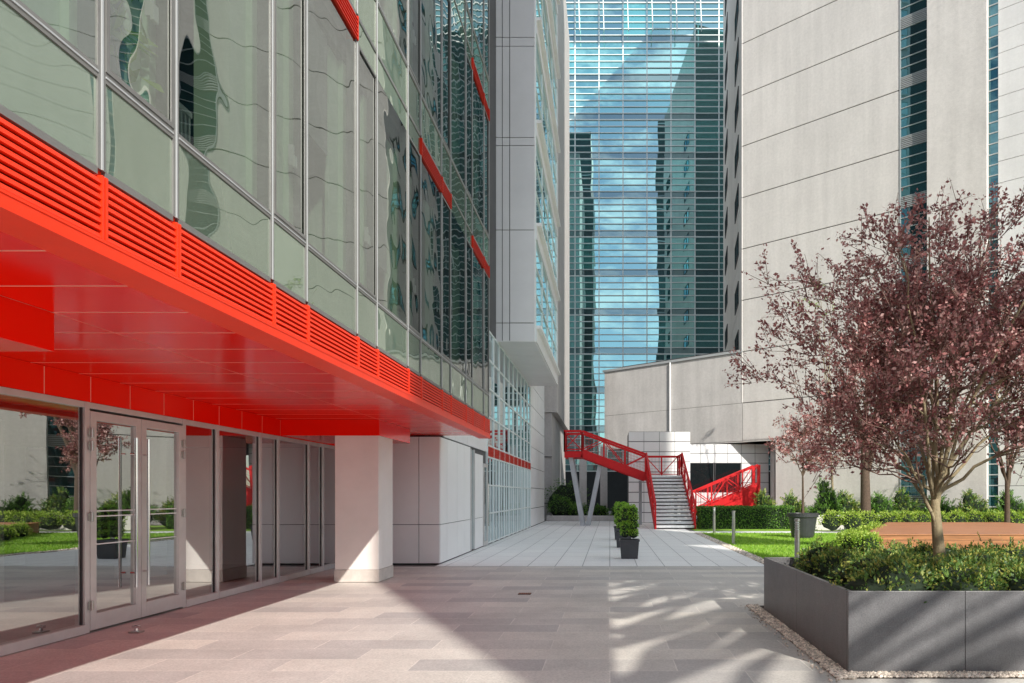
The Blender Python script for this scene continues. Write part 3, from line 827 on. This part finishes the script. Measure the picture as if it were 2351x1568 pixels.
def sprigs(m, blobs, n, l, lm, rng, up=.35):
    """juniper-like sprays: a stem direction with side needles"""
    tot = sum(b[1][0]*b[1][1]+b[1][0]*b[1][2] for b in blobs)
    for (c, r) in blobs:
        c = Vector(c); k = int(n*(r[0]*r[1]+r[0]*r[2])/tot)
        for _ in range(k):
            d = rv(rng)
            if d.z < -.1: d.z = abs(d.z)
            lump = .88+.4*mnoise.noise(d*2.2+c*2)
            p = c+Vector((d.x*r[0], d.y*r[1], d.z*r[2]))*lump*rng.uniform(.75, 1)
            a = (d*.9+rv(rng)*.5+Vector((0, 0, up))).normalized(); L_ = l*rng.uniform(.6, 1.3); nr = rv(rng)
            sd = a.cross(nr).normalized()
            for i in range(6):
                q = p+a*(L_*i/6)
                for sg in (-1, 1):
                    m.leaf(q, (a*.8+sd*sg*.7+rv(rng)*.25).normalized(), nr, L_*.42*(1-i*.09), L_*.13, lm)

def hedge_box(m, x0, x1, y0, y1, z1, n, l, lm, rng):
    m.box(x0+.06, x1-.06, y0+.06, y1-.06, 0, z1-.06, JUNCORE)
    A = [(x1-x0)*(y1-y0), (x1-x0)*z1, (y1-y0)*z1*2]; T = sum(A)
    for _ in range(n):
        u = rng.random()*T; x = rng.uniform(x0, x1); y = rng.uniform(y0, y1); z = rng.uniform(0, z1)
        if u < A[0]: z = z1; d = Vector((0, 0, 1))
        elif u < A[0]+A[1]: y = y0; d = Vector((0, -1, 0))
        elif u < A[0]+A[1]+A[2]/2: x = x0; d = Vector((-1, 0, 0))
        else: x = x1; d = Vector((1, 0, 0))
        p = Vector((x, y, z))+d*(rng.uniform(-.07, .02)+.05*mnoise.noise(Vector((x, y, z))*2.5))
        ll = l*rng.uniform(.6, 1.3); m.leaf(p, (d*.7+rv(rng)).normalized(), rv(rng), ll, ll*.6, lm)

make_tree('purple_plum_tree', (3.94, 8.45, .6), (3.86, 8.45, 1.50), (4.24, 8.5, 3.02), (3.0, 2.1, 2.45), 18, 320, 10, 25, .048, PURP, BARK, 11, .075,
          'purple-leaved plum tree with green-brown trunk in granite planter', limbk=(.26, .42), low=-.40, smin=.35, outlump=.26)
make_tree('potted_plum_tree', (7.0, 25.8, .8), (7.0, 25.8, 2.2), (7.0, 25.8, 3.35), (1.3, 1.1, 1.5), 6, 55, 8, 22, .075, PURP, BARKD, 5, .05,
          'small purple-leaved tree growing in a dark round pot', droop=.1)
make_tree('plum_tree', (11.0, 30.6, 0), (10.95, 30.6, 3.6), (11.4, 30.6, 6.2), (2.2, 2.2, 2.4), 8, 50, 7, 10, .12, PURP, BARKD, 23, .24,
          'tall purple-leaved tree with thick dark trunk beside concrete tower')
make_tree('spring_tree', (10.6, 33.5, 0), (10.3, 33.5, 6.5), (9.7, 33.5, 10.6), (1.3, 1.1, 1.5), 4, 14, 5, 6, .10, SPROUT, BARK, 31, .06,
          'slender tree with sparse new green leaves beside concrete tower')
make_tree('bare_tree', (16.2, 29.0, 0), (16.2, 29.0, 2.2), (16.4, 29, 4.6), (2.6, 2.2, 2.8), 8, 60, 6, 4, .10, PURP, BARKD, 37, .12,
          'nearly leafless tree with reddish buds by the concrete wall')

# planter
pn = empty('granite_planter', (4.4, 7.9, 0), label='large dark granite planter filled with juniper on pebble edging', category='planter')
NO = (4.4, 7.9, 0)
s = M()
xc = [2.08, 3.10, 4.12, 5.14, 6.16, 7.2]
for a, b in zip(xc[:-1], xc[1:]): s.box(a+(.0 if a < 2.1 else .002), b-.002, 6.20, 6.245, 0, .712, GRANITE)
yc = [6.248, 7.92, 9.6]
for a, b in zip(yc[:-1], yc[1:]): s.box(2.08, 2.125, a, b-.003, 0, .712, GRANITE)
s.box(2.13, 7.2, 9.55, 9.6, 0, .712, GRANITE); s.box(7.15, 7.2, 6.25, 9.55, 0, .712, GRANITE)
s.obj('planter_wall', pn, NO, bevel=.003)
s = M(); s.box(2.128, 7.145, 6.25, 9.545, .02, .60, SOIL); s.obj('soil', pn, NO)
rj = random.Random(3)
jlist = []
for iy, yy in enumerate((6.62, 7.4, 8.2, 9.05)):
    xx = 2.55+(.25 if iy % 2 else 0)
    while xx < 6.2:
        jlist.append((xx+rj.uniform(-.1, .1), yy+rj.uniform(-.1, .1))); xx += .72
for (x, y) in jlist:
    m = M(); bl = []
    for _ in range(5):
        bl.append(((x+rj.uniform(-.26, .26), y+rj.uniform(-.16, .16), .66), (rj.uniform(.20, .36), rj.uniform(.20, .34), rj.uniform(.16, .34))))
    leafy(m, bl, 1100, .045, .024, JUN, rj, .2)
    sprigs(m, bl, 150, .10, JUN, rj, .15)
    m.obj('juniper_shrub', None, (x, y, .6), label='low spreading green and yellow juniper in granite planter', category='shrub', group='junipers in the granite planter')

def boxplanter(x, y, sc, lab, seed):
    rr = random.Random(seed)
    e = empty('box_planter', (x, y, 0), label=lab, category='planter', group='square planters with boxwood along the paving')
    o = (x, y, 0); s = M()
    h = .235*sc; b = .20*sc; z = .46*sc
    s.add([(x-b,y-b,0),(x+b,y-b,0),(x+b,y+b,0),(x-b,y+b,0),(x-h,y-h,z),(x+h,y-h,z),(x+h,y+h,z),(x-h,y+h,z)],
          [(0,3,2,1),(0,1,5,4),(1,2,6,5),(2,3,7,6),(3,0,4,7)], POT)
    s.box(x-h-.012, x+h+.012, y-h-.012, y-h+.02, z-.04, z+.005, POT); s.box(x-h-.012, x+h+.012, y+h-.02, y+h+.012, z-.04, z+.005, POT)
    s.box(x-h-.012, x-h+.02, y-h+.02, y+h-.02, z-.04, z+.005, POT); s.box(x+h-.02, x+h+.012, y-h+.02, y+h-.02, z-.04, z+.005, POT)
    s.quad((x-h,y-h,z-.03),(x+h,y-h,z-.03),(x+h,y+h,z-.03),(x-h,y+h,z-.03), SOIL)
    s.obj('pot', e, o)
    m = M(); bl = []
    for zz_ in (.14, .34, .54, .70):
        for (dx, dy) in ((-.10, -.10), (.10, -.10), (-.10, .10), (.10, .10)):
            bl.append(((x+dx+rr.uniform(-.012, .012), y+dy, z+zz_+rr.uniform(-.02, .03)), (.125, .125, .14)))
    leafy(m, bl, 4600, .038, .024, BOX, rr, .2)
    m.obj('boxwood', e, o)
boxplanter(.48, 17.5, 1.0, 'square dark pot with clipped green boxwood on pale paving', 1)
boxplanter(.41, 21.2, 1.0, 'square dark pot with clipped green boxwood on pale paving', 2)
boxplanter(.38, 24.8, 1.0, 'square dark pot with clipped green boxwood on pale paving', 3)

s = M(); nn_ = 28; prof = [(.36, 0), (.40, .1), (.50, .74), (.55, .76), (.56, .90), (.50, .90), (.47, .80)]
for j in range(len(prof)-1):
    vs = []
    for (r_, z_) in (prof[j], prof[j+1]):
        for i in range(nn_): a = 2*math.pi*i/nn_; vs.append((7.0+r_*math.cos(a), 25.8+r_*math.sin(a), z_))
    s.add(vs, [(i, (i+1) % nn_, nn_+(i+1) % nn_, nn_+i) for i in range(nn_)], POT)
s.tube((7, 25.8, .78), (7, 25.8, .80), .48, .48, 24, SOIL)
s.obj('round_pot', None, (7.0, 25.8, 0), label='large dark round plant pot standing on the lawn', category='pot')

def bollard_parts(par):
    a = M(); a.tube((0,0,0), (0,0,.80), .055, .055, 20, STEEL); a.tube((0,0,0), (0,0,.015), .09, .09, 20, STEEL); a1 = a.obj('post', par, bevel=.003)
    b = M()
    for i in range(5): b.tube((0,0,.81+i*.036), (0,0,.825+i*.036), .056, .056, 20, STEEL)
    b.tube((0,0,.80), (0,0,1.0), .040, .040, 16, LINE); b2 = b.obj('lamp_louvre', par)
    c = M(); c.tube((0,0,1.0), (0,0,1.06), .058, .056, 20, STEEL); c3 = c.obj('cap', par, bevel=.006)
    return [a1, b2, c3]
bo = empty('bollard_light', (3.9, 14.8, 0), label='cylindrical stainless steel bollard light at the lawn edge', category='bollard', group='bollard lights along the lawn edge')
bp_ = bollard_parts(bo)
for (x, y) in ((3.9, 22.4), (4.2, 28.6)): copy_thing(bo, bp_, (x, y, 0))

rh = random.Random(9)
m = M(); hedge_box(m, 4.1, 8.4, 32.4, 33.6, 1.0, 9000, .07, HEDGE, rh); m.obj('hedge', None, (6.2, 33, 0), label='clipped dark green hedge in front of the red stairs', category='hedge')
m = M(); bl = [((x+rh.uniform(-.1, .1), y, .22), (.42, .4, .34)) for x, y in ((6.9,19.3),(6.85,19.9),(7.0,20.6),(7.6,21.6),(8.2,22.8),(8.9,24.2),(9.7,25.8))]
leafy(m, bl, 6500, .06, .035, LIME, rh, .3); m.obj('lime_hedge', None, (7.5, 21, 0), label='bright yellow-green low hedge around the wooden deck', category='hedge')
m = M(); bl = [((9.4+i*.75, 30.0+rh.uniform(-.2, .2), .42), (.55, .5, .48)) for i in range(13)]
leafy(m, bl, 9000, .08, .045, LIME, rh, .3); m.obj('lime_hedge', None, (12, 30, 0), label='bright yellow-green hedge behind the wooden deck', category='hedge')
for i, (x, y, h, w_) in enumerate(((8.6,33.5,1.3,1.0),(9.9,32.6,1.9,.9),(10.9,33.0,1.4,1.1),(12.3,32.4,1.3,1.2),(13.4,32.6,1.5,1.1),(14.8,32.0,1.3,1.2),(16.0,31.5,1.4,1.2),(17.4,31.0,1.4,1.2),(7.5,34.8,1.4,.9))):
    m = M(); bl = [((x,y,h*.3),(w_,w_*.8,h*.42)), ((x+.1,y,h*.6),(w_*.6,w_*.5,h*.40)), ((x-.1,y,h*.9),(w_*.3,w_*.25,h*.34))]
    leafy(m, bl, 900, .10, .04, HEDGE, rh, .4); sprigs(m, bl, 340, .24, HEDGE if i % 2 else JUN, rh)
    m.obj('juniper_bush', None, (x, y, 0), label='dark green juniper bush by the concrete wall', category='shrub', group='juniper bushes along the concrete tower')
for i, (x, y, r_) in enumerate(((-3.0,43.6,1.1),(-1.9,43.4,.8),(-.6,43.7,.7),(.6,43.4,.7),(-2.7,45.2,1.9))):
    m = M(); leafy(m, [((x,y,r_*.6),(r_*.8,r_*.6,r_*.75))], 900, .10, .06, HEDGE, rh, .3)
    m.obj('shrub', None, (x, y, 0), label='dark leafy shrub in the shaded bed below the stairs', category='shrub', group='shrubs in the shaded bed')
s = M(); s.box(-3.8, 1.0, 42.6, 42.8, -.01, .32, CONCD); s.box(-3.8, 1.0, 42.81, 46, -.01, .22, SOIL); s.obj('bed_kerb', None, (-1.4, 42.7, 0), label='low concrete edging of a shaded planting bed', category='wall')
s = M(); s.box(8.7, 13.5, 31.4, 31.6, 0, .62, CONC); s.box(8.68, 13.52, 31.38, 31.62, .62, .66, CONC2); s.obj('garden_wall', None, (11, 31.5, 0), label='low pale concrete garden wall behind the lawn', category='wall')

dk = empty('wooden_deck', (11, 24, 0), label='reddish-brown raised wooden deck seat on the lawn', category='deck')
s = M(); yy = 20.0; k_ = 0
while yy < 28.8:
    x0 = 7.15+max(0, (yy-20)*.47)
    s.box(x0, 16, yy, yy+.20, .42, .45, WOOD); yy += .235
s.obj('deck_board', dk, (11, 24, 0), bevel=.004)
s = M()
for i in range(3): s.box(7.2, 16, 20.02, 20.05, .01+i*.137, .138+i*.137, WOOD)
for i in range(3): s.bar((7.2, 20.03, .075+i*.137), (11.3, 28.8, .075+i*.137), .03, .128, WOOD)
s.obj('side_board', dk, (11, 24, 0), bevel=.004)
s = M(); s.box(7.6, 16, 20.1, 28.7, .0, .36, SOIL) if False else s.box(11.6, 16, 20.1, 28.7, .0, .36, SOIL); s.obj('deck_base', dk, (11, 24, 0))

# ------------------------------------------------------------------ neighbouring towers and an added sun blocker behind the viewer
t = M()
def slab(x0, x1, z0, z1, d=1.6): t.prism([(x0,-16),(x1,-16),(x1+.51*d,-16-d),(x0+.51*d,-16-d)][::-1], z0, z1, DTOWER)
slab(10.43, 22, 0, 14.3); slab(10.43, 11.35, 14.3, 21.3); slab(10.43, 21.8, 21.3, 27); slab(10.43, 26.6, 27, 34); slab(10.43, 32, 34, 84); slab(14, 30, 84, 90); slab(17, 26, 90, 96)  # opening and stepped edge shaped to let sun reach paving and lawn
z = 35
while z < 84: t.box(10.43, 32, -15.98, -15.9, z, z+.25, GLINE); z += 3.2
t.obj('sun_gap_tower', None, (20, -16, 0), label='dark office tower, opening and steps added to let sun through', category='building')
t = M(); t.box(-14, -4.3, -40, -22, 0, 84, DTOWER)
z = 4
while z < 84: t.box(-14, -4.3, -21.98, -21.9, z, z+.25, GLINE); z += 3.2
t.obj('dark_tower', None, (-9, -30, 0), label='dark office tower with pale floor bands', category='building')
t = M(); ZC = 7.0  # unseen plate and slats, added to break sunlight into streaks on the paving
t.add([(5.32,-5.3,ZC),(5.22,5.3,ZC),(-.1,5.3,ZC),(5.32,-5.3,ZC+.05),(5.22,5.3,ZC+.05),(-.1,5.3,ZC+.05)], [(0,1,2),(5,4,3),(0,3,4,1),(1,4,5,2),(2,5,3,0)], GREYP)
rt = random.Random(4)
cx = -1.6
while cx < 9.5:
    w_ = rt.uniform(.16, .44); gap = rt.uniform(.12, .32)
    ph = rt.uniform(0, 6); pts = []
    for i in range(45):
        yy = -5.5+i*.25; xx = cx+.60*(yy+5.5)+.14*math.sin(yy*.9+ph)+.07*math.sin(yy*2.3+ph)
        pts.append((xx, yy, max(.03, w_*(1+.55*math.sin(yy*1.1+ph*2)+.25*math.sin(yy*3.1+ph)))))
    for a, b in zip(pts[:-1], pts[1:]):
        if a[0] < 5.25 or a[0] > 8.8: continue
        t.add([(a[0]-a[2]/2,a[1],ZC+.1),(a[0]+a[2]/2,a[1],ZC+.1),(b[0]+b[2]/2,b[1],ZC+.1),(b[0]-b[2]/2,b[1],ZC+.1)], [(0,1,2,3)], GREYP)
    cx += w_+gap
for (x, y) in ((5.4, -5.2), (8.6, -5.2), (8.6, 2.0)): t.tube((x, y, 0), (x, y, ZC), .06, .06, 10, GREYP)
t.obj('streak_blocker', None, (7, -2, 0), label='unseen added canopy with wavy slats', category='blocker')

# ------------------------------------------------------------------ light, sky, camera
d = Vector((-.75, 1.47, -1)).normalized()
sl = bpy.data.lights.new('sun', 'SUN'); sl.energy = 5.0; sl.angle = math.radians(.5); sl.color = (1, .95, .86)
so = bpy.data.objects.new('sun', sl); so.rotation_euler = d.to_track_quat('-Z', 'Y').to_euler(); so.location = (20, -30, 40); col.objects.link(so)
el = math.asin(-d.z); az = math.atan2(-d.x, -d.y)
w = bpy.data.worlds.new('World'); scene.world = w; w.use_nodes = True; nt = w.node_tree; nt.nodes.clear(); L = nt.links.new
out = N(nt, 'ShaderNodeOutputWorld'); bg = N(nt, 'ShaderNodeBackground'); bg.inputs['Strength'].default_value = .13
sky = nt.nodes.new('ShaderNodeTexSky'); sky.sky_type = 'NISHITA'; sky.sun_disc = False; sky.sun_elevation = el; sky.sun_rotation = az
sky.air_density = 1.0; sky.dust_density = .6; sky.ozone_density = 1.5
tc = N(nt, 'ShaderNodeTexCoord'); mp = N(nt, 'ShaderNodeMapping'); mp.inputs['Scale'].default_value = (1, 1, 2.2); mp.inputs['Location'].default_value = (.9, .4, .2)
nz = N(nt, 'ShaderNodeTexNoise'); nz.inputs['Scale'].default_value = 7.5; nz.inputs['Detail'].default_value = 10; nz.inputs['Roughness'].default_value = .66
rp = N(nt, 'ShaderNodeMapRange'); rp.inputs['From Min'].default_value = .44; rp.inputs['From Max'].default_value = .58
mx = N(nt, 'ShaderNodeMix', data_type='RGBA'); mx.inputs['B'].default_value = (10.2, 10.7, 11.4, 1)
L(tc.outputs['Generated'], mp.inputs['Vector']); L(mp.outputs[0], nz.inputs['Vector']); L(nz.outputs['Fac'], rp.inputs['Value'])
L(rp.outputs[0], mx.inputs['Factor']); L(sky.outputs[0], mx.inputs['A']); L(mx.outputs['Result'], bg.inputs['Color']); L(bg.outputs[0], out.inputs['Surface'])

cam = bpy.data.cameras.new('camera'); cam.sensor_width = 36; cam.lens = 25; cam.shift_x = -.0955; cam.shift_y = .150; cam.clip_end = 1500; cam.clip_start = .05
co = bpy.data.objects.new('camera', cam); co.location = (0, 0, 1.55); co.rotation_euler = (math.radians(90), 0, 0); col.objects.link(co); scene.camera = co
scene.view_settings.view_transform = 'Standard'; scene.view_settings.look = 'None'; scene.view_settings.exposure = 0
